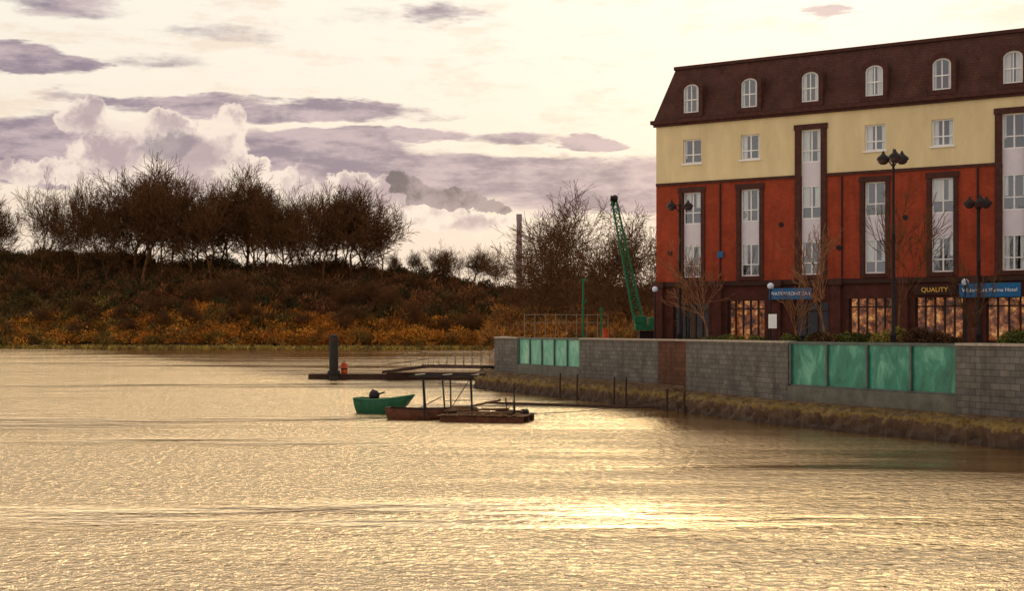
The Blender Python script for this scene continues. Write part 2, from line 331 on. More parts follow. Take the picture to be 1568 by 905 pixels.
# ------------------------------------------------------------------ water
def water():
    m=bpy.data.materials.new("river_water"); m.use_nodes=True; nt=m.node_tree; n=nt.nodes; l=nt.links
    n.remove(n["Principled BSDF"]); out=n["Material Output"]
    tc=n.new("ShaderNodeTexCoord")
    def nz(sc,stretch,det,rough=.55,dist=0):
        mp=n.new("ShaderNodeMapping"); mp.inputs["Scale"].default_value=stretch; l.new(tc.outputs["Object"],mp.inputs[0])
        x=n.new("ShaderNodeTexNoise"); x.noise_dimensions='2D'; x.inputs["Scale"].default_value=sc; x.inputs["Detail"].default_value=det; x.inputs["Roughness"].default_value=rough; x.inputs["Distortion"].default_value=dist
        l.new(mp.outputs[0],x.inputs["Vector"]); return x.outputs["Fac"]
    a=nz(4.2,(0.9,1.0,1),4,.62,.4); b=nz(0.35,(0.6,1.6,1),3); big=nz(0.06,(0.4,1.9,1),4,.6)
    def M2(op,x,y,c=False):
        q=n.new("ShaderNodeMath"); q.operation=op; q.use_clamp=c
        for i,v in enumerate((x,y)):
            if isinstance(v,(int,float)): q.inputs[i].default_value=v
            else: l.new(v,q.inputs[i])
        return q.outputs[0]
    mr=n.new("ShaderNodeMapRange"); mr.inputs[1].default_value=.38; mr.inputs[2].default_value=.58; mr.inputs[3].default_value=.14; mr.inputs[4].default_value=1.0; l.new(big,mr.inputs[0])
    # calmer water in the lee of the quay
    s=n.new("ShaderNodeSeparateXYZ"); l.new(tc.outputs["Object"],s.inputs[0])
    dq=M2('ADD',s.outputs[0],M2('MULTIPLY',M2('SUBTRACT',s.outputs[1],77.0),.39))   # ~7.9 on the quay line
    lee=n.new("ShaderNodeMapRange"); lee.interpolation_type='SMOOTHSTEP'; lee.inputs[1].default_value=-11; lee.inputs[2].default_value=3; lee.inputs[3].default_value=1; lee.inputs[4].default_value=.20; l.new(dq,lee.inputs[0])
    h=M2('MULTIPLY',M2('ADD',M2('MULTIPLY',M2('MULTIPLY',a,0.23),mr.outputs[0]),M2('MULTIPLY',b,0.16)),lee.outputs[0])
    bp=n.new("ShaderNodeBump"); bp.inputs["Strength"].default_value=1.0; bp.inputs["Distance"].default_value=1.0; l.new(h,bp.inputs["Height"])
    g=n.new("ShaderNodeBsdfGlossy"); g.inputs["Color"].default_value=(1.0,.89,.69,1); g.inputs["Roughness"].default_value=0.09; l.new(bp.outputs[0],g.inputs["Normal"])
    d=n.new("ShaderNodeBsdfDiffuse"); d.inputs["Color"].default_value=(.24,.13,.05,1)
    mx=n.new("ShaderNodeMixShader"); mx.inputs[0].default_value=0.90; l.new(d.outputs[0],mx.inputs[1]); l.new(g.outputs[0],mx.inputs[2]); l.new(mx.outputs[0],out.inputs[0])
    return m
b=MB(); b.quad((-2500,-300,0),(2500,-300,0),(2500,3500,0),(-2500,3500,0)); b.obj("river_water",water())

# ------------------------------------------------------------------ far bank terrain
def ridge(X): return np.interp(X,[-450,-200,-126,-60,-30,3,35,120,400],[21,22,21,18.5,15.5,13,11,12,14])
def shore(X): return 300+4*np.sin(X*0.045)+2*np.sin(X*.13+1)
def height(X,Y):
    t=np.clip((Y-shore(X))/52,-1,1); tt=np.clip(t,0,1); s=0.45*tt+0.55*tt*tt*(3-2*tt)
    h=-0.6+0.9*np.clip((Y-shore(X))/3,-1,1)+ridge(X)*s
    h+= (1.0*np.sin(X*.09+Y*.05)+0.8*np.sin(X*.21-Y*.13)+.6*np.sin(X*.47+Y*.3))*s
    h-= np.clip((Y-370)/330,0,1)*ridge(X)*0.35
    return h
xs=np.arange(-450,421,4.0); ys=np.concatenate([np.arange(288,372,2.5),np.arange(375,720,12.)])
XX,YY=np.meshgrid(xs,ys); ZZ=height(XX,YY); V=np.stack([XX,YY,ZZ],-1).reshape(-1,3); nx=len(xs); ny=len(ys)
I=(np.arange(ny-1)[:,None]*nx+np.arange(nx-1)[None,:]).ravel(); Fn=np.stack([I,I+1,I+nx+1,I+nx],-1).ravel()
npmesh("hillside_terrain",V,Fn,4,mat("hillside_earth",(80,58,38),0.95,var=0.45,scale=0.12,col2=(104,80,48)))
xs=np.arange(-900,1300,20.0); top=40+9*np.sin(xs*.006)+5*np.sin(xs*.02+1)+2*np.sin(xs*.06); 
V=np.concatenate([np.stack([xs,np.full_like(xs,1000),np.zeros_like(xs)-2],-1),np.stack([xs,np.full_like(xs,1350),top],-1),np.stack([xs,np.full_like(xs,2200),top*1.1],-1)])
k=len(xs); I=np.arange(k-1); Fn=np.concatenate([np.stack([I+j*k,I+1+j*k,I+1+(j+1)*k,I+(j+1)*k],-1) for j in (0,1)]).ravel()
npmesh("distant_hills",V,Fn,4,mat("hazed_hill_fields",(160,134,118),1,var=0.25,scale=0.01,stretch=(1,.3,3)))  # distance haze mixed into the pale field colour

def pick(cols,N): 
    c=np.array([s2l(q) for q in cols]); return c[rng.integers(0,len(c),N)]
N=4300
X=rng.uniform(-150,75,N); T=rng.uniform(0,1,N)**0.9; Y=shore(X)+1.5+T*56; Z=height(X,Y)
up=pick([(118,76,52),(104,70,48),(130,86,56),(92,70,48),(140,94,58),(76,66,44)],N)
low=pick([(164,104,44),(144,92,42),(180,120,52),(122,88,46),(108,86,48)],N)
ol=pick([(124,102,56),(106,86,52),(134,114,62)],N)
ul=pick([(92,80,50),(104,76,50),(80,70,46)],N)
nz_=np.sin(X*.11+2*np.sin(Y*.2))+.6*np.sin(X*.31+Y*.17)
K=np.where((T<0.36+0.08*nz_)[:,None],low,up); K=np.where(((X<-82)&(T<0.38+.06*nz_))[:,None],ol,K); K=np.where(((X<-84)&(T>=0.45)&(nz_>-.3))[:,None],ul,K)
K=K*(1+0.35*np.sin(X*.5+Y*.9))[:,None]
Rd=rng.uniform(1.0,2.8,N)*(0.75+.4*T)*np.where(rng.uniform(0,1,N)<.12,1.6,1)
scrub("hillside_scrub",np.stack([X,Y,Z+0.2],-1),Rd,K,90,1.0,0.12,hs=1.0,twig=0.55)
# taller thickets and evergreens scattered through the wood
N=230; X=rng.uniform(-150,60,N); Y=shore(X)+rng.uniform(12,54,N); Z=height(X,Y)
K=pick([(70,66,42),(84,72,44),(94,68,46),(110,78,50),(62,60,40)],N)*rng.uniform(.7,1.15,N)[:,None]
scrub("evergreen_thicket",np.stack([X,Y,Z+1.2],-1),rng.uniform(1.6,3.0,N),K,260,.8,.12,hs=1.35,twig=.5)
# gorse belt by the water: bigger rounded bushes
N=480; X=rng.uniform(-118,60,N); Y=shore(X)+rng.uniform(1.5,18,N); Z=height(X,Y)
K=pick([(186,118,48),(160,100,44),(204,140,58),(136,92,46),(112,92,50)],N)*rng.uniform(.5,1.25,N)[:,None]
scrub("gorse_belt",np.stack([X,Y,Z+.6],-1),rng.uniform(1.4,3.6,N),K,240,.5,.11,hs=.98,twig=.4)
N=1400; X=rng.uniform(-150,60,N); Y=shore(X)+rng.uniform(-1.5,2,N); Z=np.zeros(N)+.1
scrub("shore_grass",np.stack([X,Y,Z],-1),rng.uniform(.5,1.1,N),pick([(176,150,84),(146,130,70),(116,96,60)],N),30,0.7,0.1,hs=.5)

par=empty("distant_tree_line")
vars_=[]
for i in range(8):
    sg=tree_segments(200+i,14,levels=5,clear=0.42,spread=1.0,minr=0.023,r0=0.32,upb=.09,first=1.25,skip=.2,two=.25)
    o=tree_mesh("bare_crown_tree",sg,M['bark_far'],3,H=14); o.parent=par; vars_.append(o)
first=set()
def place_tree(xp,ytop,Y,wid=1.0,i=None,hgt=None):
    i=random.randrange(8) if i is None else i
    X=(xp-784)/F*Y; Zb=float(height(np.array(X),np.array(Y))); Zt=HC+(505-ytop)/F*Y; h=(Zt-Zb) if hgt is None else hgt; s=h/14
    if i not in first: o=vars_[i]; first.add(i)
    else:
        o=bpy.data.objects.new("bare_crown_tree",vars_[i].data); scene.collection.objects.link(o); o.parent=par
    o.location=(X,Y,Zb); o.scale=(s*wid,s*wid,s); o.rotation_euler=(0,0,random.uniform(0,6.28)); return o
spec=[(-14,290,338,.9),(62,286,338,.8),(95,325,340,.7),(118,278,336,.55),(165,284,338,.75),
 (205,248,344,1.05),(234,262,350,1.0),(262,276,346,.9),(292,288,340,.9),(325,280,338,.95),(350,276,344,1.0),(376,262,350,1.05),(406,284,346,.95),
 (436,296,338,.95),(462,296,340,.9),(492,292,338,1.0),(514,286,346,1.1),(538,288,340,1.1),(560,294,346,1.1),(584,312,338,1.05),
 (218,264,338,1.0),(305,302,346,1.),(390,280,340,1.),(476,306,348,1.),(248,290,341,.9),(338,300,349,.9),(450,310,346,.9),(526,304,348,1),(190,300,346,.9),
 (610,388,340,1),(640,385,346,1),(668,378,340,1.1),(700,384,346,1.2),(725,380,350,1.2),(755,390,342,1)]
for j,(a,bb,c,d) in enumerate(spec): place_tree(a,bb,c,d,i=j%8 if j<8 else None)
for j in range(80):   # saplings and thorn trees on the slope
    xp=random.uniform(-20,1000); Y=random.uniform(306,338); place_tree(xp,0,Y,1.2,None,random.uniform(3.5,6.8 if Y<326 else 5.0))
N=260; xp=rng.uniform(-40,610,N); Y=rng.uniform(334,350,N); X=(xp-784)/F*Y; Z=height(X,Y)+rng.uniform(0,1.4,N)
scrub("ridge_undergrowth",np.stack([X,Y,Z],-1),rng.uniform(1.3,2.6,N),pick([(104,76,52),(90,72,48),(116,84,56)],N),75,1.2,0.07,hs=1.3)

ce=empty("factory_chimney",((795-784)/F*1050,1050,0)); b=MB(); b.lathe((0,0,0),[(2.7,0),(1.9,84),(2.1,84.5),(2.1,89.5),(1.7,89.5),(1.7,88)],20); b.obj("stack",M['concrete'],ce)

# ------------------------------------------------------------------ quay land and walls
P0=(-1.24,100.0); P1=(7.92,77.0); P2=(9.05,74.0); P3=(12.1,63.0); P4=(16.7,53.4); P5=(18.05,50.0); P6=(24.5,36.0)
ZT=3.6; ZG=2.6
b=MB(); pts=[(p[0]+.35,p[1]+.2) for p in (P0,P1,P2,P3,P4,P5,P6)]+[(260,30),(260,330),(-3.0,330),(-2.6,200)]
b.poly([(x,y,ZG) for x,y in pts])
for i in range(len(pts)):
    a=pts[i]; c=pts[(i+1)%len(pts)]; b.quad((a[0],a[1],-1),(c[0],c[1],-1),(c[0],c[1],ZG),(a[0],a[1],ZG))
b.obj("promenade_ground",M['paving'])
qw=empty("quay_wall")
def seg(p,q): 
    dx,dy=q[0]-p[0],q[1]-p[1]; return math.hypot(dx,dy),math.atan2(dy,dx)
def wallseg(name,p,q,z0,z1,th,m,off=0.0,cop=True):
    L,a=seg(p,q); b=MB(); b.box(0,L,off,off+th,z0,z1); b.obj(name,m,qw,loc=(p[0],p[1],0),rotz=a)
    if cop:
        b=MB(); k=0
        while k<L-0.05:
            e=min(k+1.2,L); b.box(k+.006,e-.006,off-.06,off+th+.06,z1+.002,z1+.10); k+=1.2
        b.obj(name+"_coping",M['coping'],qw,loc=(p[0],p[1],0),rotz=a,bevel=.01)
    return L,a
def lerp(p,q,t): return (p[0]+(q[0]-p[0])*t,p[1]+(q[1]-p[1])*t)
GA0=lerp(P0,P1,.174); GA1=lerp(P0,P1,.584)
wallseg("stone_wall",P0,GA0,.5,ZT-.1,.5,M['stone']); wallseg("stone_wall_b",GA1,P1,.5,ZT-.1,.5,M['stone'])
wallseg("stone_return",P1,P2,.5,ZT-.1,.5,M['stone_brown']); wallseg("stone_wall_c",P2,P3,.5,ZT-.1,.5,M['stone']); 
wallseg("stone_pier_wall",P4,P6,.5,ZT-.1,.6,M['stone'],off=-.05)
def glasswall(p,q,npan,zb,z0,tm):
    L,a=seg(p,q); b=MB(); b.box(0,L,0,.5,z0,zb); b.obj("plinth",M['plinth'],qw,loc=(p[0],p[1],0),rotz=a)
    b=MB(); b.box(0,L,.08,.3,ZT-.14,ZT-.02); b.box(0,L,.08,.26,zb+.002,zb+.08)
    for i in range(npan+1):
        c=L*i/npan; c=min(max(c,.07),L-.07); b.box(c-.06,c+.06,.04,.28,zb+.082,ZT-.142)
    b.obj("steel_frame",M['steel'],qw,loc=(p[0],p[1],0),rotz=a,bevel=.008)
    for i in range(npan):
        b=MB(); b.box(L*i/npan+.062,L*(i+1)/npan-.062,.14,.18,zb+.082,ZT-.142); b.obj("flood_glass_pane",tm,qw,loc=(p[0],p[1],0),rotz=a)
glasswall(GA0,GA1,5,1.75,.5,M['teal_pale']); glasswall(lerp(P3,P4,.02),P4,4,1.62,.5,M['teal'])
wallseg("end_stop",P3,lerp(P3,P4,.018),.5,ZT-.1,.5,M['stone'],cop=False)
wallseg("stone_wall_end",(P0[0]+.6,P0[1]+8),P0,.5,ZT-.1,.45,M['stone'])
def ledge():
    path=[(-1.2,108),P0,P1,P2,P3,P4,P5,P6,(31,22)]; V=[];Fc=[]; pts=[]
    for i in range(len(path)-1):
        L,a=seg(path[i],path[i+1]); k=int(L/.22)
        for j in range(k): pts.append((*lerp(path[i],path[i+1],j/k),a))
    prof=[(-.02,.98),(.25,.88),(.6,.86),(1.0,.82),(1.2,.74),(1.28,.5),(1.32,.28),(1.42,.08),(1.5,-.5)]
    rr=random.Random(5)
    for i,(x,y,a) in enumerate(pts):
        aa=np.mean([pts[k][2] for k in range(max(0,i-3),min(len(pts),i+4))]); nxn,nyn=math.sin(aa),-math.cos(aa)
        up_=.2 if y>74 else 0
        for j,(o,z) in enumerate(prof):
            r1=.09*math.sin(i*.9+j*2)+.09*rr.uniform(-1,1); blk=0.10*((int(i/4)*7919+(j//2)*31)%5-2)/2
            oo=o+(r1*.7+blk if 0<j<8 else 0); zz=z+up_*(j<6)+(.07*rr.uniform(-1,1)+blk*.6 if 0<j<7 else 0)
            V.append((x+nxn*oo,y+nyn*oo,zz))
    m_=len(prof)
    for i in range(len(pts)-1):
        for j in range(m_-1): Fc.append((i*m_+j,i*m_+j+1,(i+1)*m_+j+1,(i+1)*m_+j))
    m=bpy.data.materials.new("weedy_masonry"); m.use_nodes=True; n=m.node_tree.nodes; l=m.node_tree.links; bb=n["Principled BSDF"]
    tc=n.new("ShaderNodeTexCoord"); s=n.new("ShaderNodeSeparateXYZ"); l.new(tc.outputs["Object"],s.inputs[0])
    no=n.new("ShaderNodeTexNoise"); no.inputs["Scale"].default_value=2.2; no.inputs["Detail"].default_value=8; no.inputs["Roughness"].default_value=.8; l.new(tc.outputs["Object"],no.inputs["Vector"])
    md=n.new("ShaderNodeMath"); md.operation='MULTIPLY_ADD'; l.new(no.outputs["Fac"],md.inputs[0]); md.inputs[1].default_value=1.7; l.new(s.outputs[2],md.inputs[2])
    mr=n.new("ShaderNodeMapRange"); mr.inputs[1].default_value=0; mr.inputs[2].default_value=2.3; l.new(md.outputs[0],mr.inputs[0])
    cr=n.new("ShaderNodeValToRGB"); l.new(mr.outputs[0],cr.inputs[0]); e=cr.color_ramp.elements
    e[0].position=.3; e[0].color=(*s2l((32,21,14)),1); e[1].position=.62; e[1].color=(*s2l((74,50,30)),1); k=e.new(.70); k.color=(*s2l((120,98,42)),1); k=e.new(.78); k.color=(*s2l((76,54,36)),1); k=e.new(.92); k.color=(*s2l((98,76,46)),1)
    l.new(cr.outputs[0],bb.inputs["Base Color"]); bb.inputs["Roughness"].default_value=.85
    me=bpy.data.meshes.new("quay_foundation"); me.from_pydata(V,[],Fc); me.materials.append(m); o=bpy.data.objects.new("quay_foundation",me); scene.collection.objects.link(o)
ledge()
b=MB()
for t in (0.1,0.3):
    x,y=lerp(P2,P3,t); b.beam((x-1.5,y-.5,-.5),(x-1.45,y-.5,1.1),.07,.06)
for t in (.04,.1,.3,.4):
    x,y=lerp(P1,P0,t); b.beam((x-1.4,y-.8,-.5),(x-1.35,y-.8,1.5),.06,.05)
b.obj("mooring_posts",M['pontoon'])

# ------------------------------------------------------------------ hotel
A=math.atan2(-11.5,17.6); hotel=empty("hotel_building",(8.52,84.0,0),A)
LEN=34.0; bays=[2.34+3.63*i for i in range(9)]; tall=lambda i: i%3==2
parts={}
def pb(k): 
    if k not in parts: parts[k]=MB()
    return parts[k]
def wall_open(b,x0,x1,z0,z1,ops,dep=.3,y=0.0):
    xsn=sorted(set([x0,x1]+[v for o in ops for v in o[:2]])); zs=sorted(set([z0,z1]+[v for o in ops for v in o[2:]]))
    for i in range(len(xsn)-1):
        for j in range(len(zs)-1):
            cx=(xsn[i]+xsn[i+1])/2; cz=(zs[j]+zs[j+1])/2
            if any(o[0]<cx<o[1] and o[2]<cz<o[3] for o in ops): continue
            b.quad((xsn[i],y,zs[j]),(xsn[i+1],y,zs[j]),(xsn[i+1],y,zs[j+1]),(xsn[i],y,zs[j+1]))
    for (a,c,d,e) in ops:
        b.quad((a,y,d),(a,y+dep,d),(a,y+dep,e),(a,y,e)); b.quad((c,y+dep,d),(c,y,d),(c,y,e),(c,y+dep,e))
        if d>z0: b.quad((a,y,d),(c,y,d),(c,y+dep,d),(a,y+dep,d))
        if e<z1: b.quad((a,y+dep,e),(c,y+dep,e),(c,y,e),(a,y,e))
def window(xc,w,z0,z1):
    f=pb('white'); g=pb('glass'); c=pb('curtain'); r=pb('room'); y=.14; t=.07
    f.box(xc-w/2,xc-w/2+t,y,y+.08,z0,z1); f.box(xc+w/2-t,xc+w/2,y,y+.08,z0,z1)
    f.box(xc-w/2+t,xc+w/2-t,y,y+.08,z0,z0+t); f.box(xc-w/2+t,xc+w/2-t,y,y+.08,z1-t,z1)
    f.box(xc-.04,xc+.04,y+.003,y+.077,z0+t,z1-t)
    zt=z0+(z1-z0)*.36; f.box(xc-w/2+t,xc-.04,y+.006,y+.07,zt-.03,zt+.03); f.box(xc+.04,xc+w/2-t,y+.006,y+.07,zt-.03,zt+.03)
    g.quad((xc-w/2+t,y+.04,z0+t),(xc+w/2-t,y+.04,z0+t),(xc+w/2-t,y+.04,z1-t),(xc-w/2+t,y+.04,z1-t))
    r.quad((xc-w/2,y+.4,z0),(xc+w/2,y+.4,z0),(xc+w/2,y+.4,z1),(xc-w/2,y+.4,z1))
    lo=z0+(0 if random.random()<.35 else random.uniform(.3,1.0)*(z1-z0)*.6)
    def cur(a,e):
        k=4
        for i in range(k):
            xa=a+(e-a)*i/k; xb=a+(e-a)*(i+1)/k; ya=y+.10+.03*(i%2); yb=y+.10+.03*((i+1)%2)
            c.quad((xa,ya,lo),(xb,yb,lo),(xb,yb,z1),(xa,ya,z1))
    wd=random.uniform(.12,.46)*w
    cur(xc-w/2,xc-w/2+wd); cur(xc+w/2-wd*random.uniform(.6,1),xc+w/2)
ops_r=[];ops_c=[]
WW=1.16
for i,s in enumerate(bays):
    h=WW/2
    if tall(i): ops_r.append((s-h,s+h,7.15,12.66)); ops_c.append((s-h,s+h,12.66,15.2))
    else: ops_r.append((s-h,s+h,7.15,12.1)); ops_c.append((s-h,s+h,13.8,15.2))
wall_open(pb('red'),0,LEN,6.9,12.66,ops_r); wall_open(pb('cream'),0,LEN,12.66,16.2,ops_c)
for i,s in enumerate(bays):
    h=WW/2; sw=.34 if tall(i) else .24; tp=15.2 if tall(i) else 12.1; d=pb('dkbrick')
    window(s,WW,7.15,9.0); window(s,WW,10.25,12.1)
    sp_=pb('spandrel'); sp_.box(s-h,s+h,.13,.22,9.002,10.248)
    if tall(i): window(s,WW,13.4,15.2); sp_.box(s-h,s+h,.13,.22,12.102,13.398)
    else: window(s,WW,13.8,15.2); pb('white').box(s-h-.08,s+h+.08,-.08,.12,13.70,13.79)
    d.box(s-h-sw,s-h,-.09,.12,6.95,tp); d.box(s+h,s+h+sw,-.09,.12,6.95,tp); d.box(s-h-sw-.05,s+h+sw+.05,-.12,.12,tp+.002,tp+.3); d.box(s-h,s+h,-.12,.12,6.92,7.13)
d=pb('dkbrick')
edges=[0]; 
for i,s in enumerate(bays):
    if tall(i): edges+=[s-WW/2-.35,s+WW/2+.35]
edges.append(LEN)
for k in range(0,len(edges)-1,2): d.box(edges[k]+.003,edges[k+1]-.003,-.07,.05,12.56,12.72)
for s in (4.15,11.4,18.7,25.9): pb('iron').beam((s,-.08,6.95),(s,-.08,12.5),.045,.045,8)
for s,z in ((.9,8.6),(7.85,10.0),(14.9,10.1),(11.2,8.6)): pb('iron').beam((s,-.06,z),(s,.02,z),.14,.14,12)
pb('blue').box(4.0,4.35,-.14,-.08,8.25,8.6)
d.box(-.25,LEN,-.30,.0,16.2,16.42); d.box(-.12,LEN,-.16,.0,16.05,16.198); d.box(-.25,0,0,14,16.2,16.42)
rf=pb('roof'); z0,z1=16.42,19.55
rf.quad((-.1,-.12,z0),(LEN,-.12,z0),(LEN,1.05,z1),(.75,1.05,z1)); rf.quad((-.1,14,z0),(-.1,-.12,z0),(.75,1.05,z1),(.75,13,z1)); rf.quad((.75,1.05,z1),(LEN,1.05,z1),(LEN,13,z1),(.75,13,z1)); rf.quad((LEN,14,z0),(-.1,14,z0),(.75,13,z1),(LEN,13,z1))
d.box(.68,LEN,.93,1.15,z1-.02,z1+.16); d.box(.60,.80,1.153,13,z1-.02,z1+.158)
pb('dkbrick').box(27,28.6,4,5,z1,z1+1.6)
def arch_pts(xc,hw,zb,zs,n=10,rise=.36):
    return [(xc-hw,zb)]+[(xc-hw*math.cos(math.pi*k/n),zs+rise*math.sin(math.pi*k/n)) for k in range(n+1)]+[(xc+hw,zb)]
for i,s in enumerate(bays):
    o=arch_pts(s,.74,16.45,18.15,12,.50); inn=arch_pts(s,.50,16.72,18.05,12,.34)
    q=pb('dormer'); yf=-.2
    for k in range(len(o)-1):
        a,b_=o[k],o[k+1]; c,e=inn[k],inn[k+1]
        q.quad((a[0],yf,a[1]),(b_[0],yf,b_[1]),(e[0],yf,e[1]),(c[0],yf,c[1]))
        q.quad((a[0],yf,a[1]),(a[0],1.2,a[1]),(b_[0],1.2,b_[1]),(b_[0],yf,b_[1]))
        q.quad((c[0],yf,c[1]),(e[0],yf,e[1]),(e[0],yf+.22,e[1]),(c[0],yf+.22,c[1]))
    q.quad((o[0][0],yf,o[0][1]),(inn[0][0],yf,inn[0][1]),(inn[-1][0],yf,inn[-1][1]),(o[-1][0],yf,o[-1][1]))
    q.quad((inn[0][0],yf,inn[0][1]),(inn[0][0],yf+.22,inn[0][1]),(inn[-1][0],yf+.22,inn[-1][1]),(inn[-1][0],yf,inn[-1][1]))
    in2=arch_pts(s,.42,16.80,18.03,12,.27); f=pb('white'); yw=yf+.12
    for k in range(len(inn)-1):
        c,e=inn[k],inn[k+1]; g,hh=in2[k],in2[k+1]; f.quad((c[0],yw,c[1]),(e[0],yw,e[1]),(hh[0],yw,hh[1]),(g[0],yw,g[1]))
    f.quad((inn[0][0],yw,inn[0][1]),(in2[0][0],yw,in2[0][1]),(in2[-1][0],yw,in2[-1][1]),(inn[-1][0],yw,inn[-1][1]))
    f.box(s-.03,s+.03,yw+.002,yw+.05,16.8,18.28); f.box(s-.42,s-.03,yw+.004,yw+.05,17.45,17.51); f.box(s+.03,s+.42,yw+.004,yw+.05,17.45,17.51)
    pb('glass').poly([(x,yw+.03,z) for x,z in in2]); pb('room').poly([(x,yw+.6,z) for x,z in inn])
    cv=pb('curtain'); wd=random.uniform(.12,.36); cv.quad((s-.45,yw+.09,16.75),(s-.45+wd,yw+.09,16.75),(s-.45+wd,yw+.09,18.3),(s-.45,yw+.09,18.3)); cv.quad((s+.45-wd,yw+.09,16.75),(s+.45,yw+.09,16.75),(s+.45,yw+.09,18.3),(s+.45-wd,yw+.09,18.3))
gops=[(4.55,6.85,3.3,5.75),(8.6,10.6,2.65,5.6),(11.75,14.2,3.3,5.8),(15.4,17.95,3.3,5.8),(19.1,21.9,3.3,5.8),(23,25.4,3.3,5.8),(1.1,3.4,3.3,5.6),(26.6,29,3.3,5.8)]
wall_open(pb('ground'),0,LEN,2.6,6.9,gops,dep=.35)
for j,(a,c,d0,e0) in enumerate(gops):
    wd=pb('wood'); k=5 if j!=1 else 3
    for i in range(k+1):
        x=a+(c-a)*i/k; x=min(max(x,a+.04),c-.04); wd.box(x-.05,x+.05,.18,.25,d0,e0)
    wd.box(a,c,.17,.26,e0-.5,e0-.42); wd.box(a,c,.165,.265,d0,d0+.25)
    lit=j in (0,2,3,4,5,7)
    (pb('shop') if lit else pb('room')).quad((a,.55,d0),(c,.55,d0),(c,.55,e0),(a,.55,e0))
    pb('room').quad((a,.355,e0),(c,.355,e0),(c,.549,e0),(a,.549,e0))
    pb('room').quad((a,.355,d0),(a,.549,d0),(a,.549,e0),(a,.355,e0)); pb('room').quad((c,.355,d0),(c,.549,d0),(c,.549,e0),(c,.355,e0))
    pb('shopglass').quad((a,.215,d0),(c,.215,d0),(c,.215,e0),(a,.215,e0))
for s in (0.25,4.0,7.6,11.1,14.8,18.5,22.4,26,29.6):
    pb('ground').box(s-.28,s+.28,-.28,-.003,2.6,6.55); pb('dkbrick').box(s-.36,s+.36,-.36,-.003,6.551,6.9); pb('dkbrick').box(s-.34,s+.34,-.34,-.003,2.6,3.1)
pb('wood').box(0,LEN,-.16,-.004,6.62,6.86)
pb('core').box(.05,LEN-.05,.8,13.9,2.6,16.3)
pb('red').quad((0,14,2.6),(0,0,2.6),(0,0,12.66),(0,14,12.66)); pb('cream').quad((0,14,12.66),(0,0,12.66),(0,0,16.2),(0,14,16.2))
pb('red').quad((LEN,0,2.6),(LEN,14,2.6),(LEN,14,16.2),(LEN,0,16.2)); pb('red').quad((LEN,14,2.6),(0,14,2.6),(0,14,16.2),(LEN,14,16.2))
names=dict(red="red_brick_wall",cream="cream_wall",dkbrick="brick_trim",white="window_frames",spandrel="spandrel_panels",glass="window_panes",shopglass="shopfront_glass",curtain="curtains",room="room_interiors",iron="downpipes",blue="wall_plaque",roof="mansard_roof",dormer="dormer_surrounds",ground="ground_floor_wall",wood="shopfront_timber",shop="lit_interiors",core="inner_walls")
mm=dict(dormer=M['dkbrick'],core=M['room'])
for k,b in parts.items(): b.obj(names[k],mm.get(k,M.get(k)),hotel)
def signboard(name,s,wd,z,h,body,size,y=-.45):
    e=empty(name,(8.52+math.cos(A)*s-math.sin(A)*y,84+math.sin(A)*s+math.cos(A)*y,z),A)
    b=MB(); b.box(-wd/2,wd/2,0,.08,-h/2,h/2); b.obj("board",M['blue'],e,bevel=.01)
    b=MB(); b.box(-wd/2-.04,wd/2+.04,.01,.07,h/2+.001,h/2+.05); b.box(-wd/2-.04,wd/2+.04,.01,.07,-h/2-.05,-h/2-.001)
    b.beam((-wd/2+.2,.08,0),(-wd/2+.2,.42,0),.03); b.beam((wd/2-.2,.08,0),(wd/2-.2,.42,0),.03); b.obj("brackets",M['iron'],e)
    text("lettering",body,size,M['white'],e,(0,-.012,0))
signboard("hotel_bar_sign",8.55,2.5,6.1,.62,"WATERFRONT BAR",.27)
signboard("hotel_name_sign",19.4,3.1,6.14,.72,"Waterfront Marina Hotel",.27)
ge=empty("gold_letter_sign",(8.52+math.cos(A)*16.5+math.sin(A)*.2,84+math.sin(A)*16.5-math.cos(A)*.2,6.2),A)
b=MB(); b.box(-1.1,1.1,0,.03,-.25,.25); b.obj("backboard",M['wood'],ge); text("lettering","QUALITY",.34,M['gold'],ge,(0,-.02,0))
ne=empty("notice_board",at(1183,492,70),A); b=MB(); b.box(-.22,.22,0,.05,-.35,.35); b.obj("panel",M['white'],ne); b=MB(); b.box(-.26,-.222,0,.06,-1.6,.4); b.box(.222,.26,0,.06,-1.6,.4); b.obj("posts",M['iron'],ne)

# ------------------------------------------------------------------ street lamps
sg_=mat("smoked_glass",(70,50,52),.25,var=.2)
def street_lamp(xp,ytop,Y,n=3,sc=1.0):
    X,_,Zt=at(xp,ytop,Y); e=empty("street_lamp",(X,Y,ZG)); h=Zt-ZG
    b=MB(); b.lathe((0,0,0),[(.22,0),(.22,.25),(.15,.35),(.13,1.2),(.16,1.25),(.09,1.4),(.075,h*.6),(.10,h*.6+.05),(.07,h*.6+.12),(.055,h-.35),(.09,h-.3),(.05,h-.2),(.03,h),(0,h+.12)],12); b.obj("post",M['iron'],e,smooth=True)
    b=MB(); hd=MB(); gl=MB()
    for k in range(n):
        a=2*math.pi*k/n+(0.0 if n==2 else .4); R=.46*sc; dx,dy=math.cos(a),math.sin(a)
        b.beam((0,0,h-.75),(dx*R*.5,dy*R*.5,h-.42),.03); b.beam((dx*R*.5,dy*R*.5,h-.42),(dx*R,dy*R,h-.35),.03); b.beam((0,0,h-.3),(dx*R,dy*R,h-.3),.02)
        hd.lathe((dx*R,dy*R,h-.38),[(.30*sc,0),(.27*sc,.10),(.14*sc,.2),(.08,.27),(.03,.38),(0,.4)],14)
        gl.lathe((dx*R,dy*R,h-.38),[(.26*sc,0),(.22*sc,-.12),(.12*sc,-.2),(0,-.22)],14)
    b.obj("arms",M['iron'],e); hd.obj("lantern_hoods",M['iron'],e,smooth=True); gl.obj("lantern_bowls",sg_,e,smooth=True)
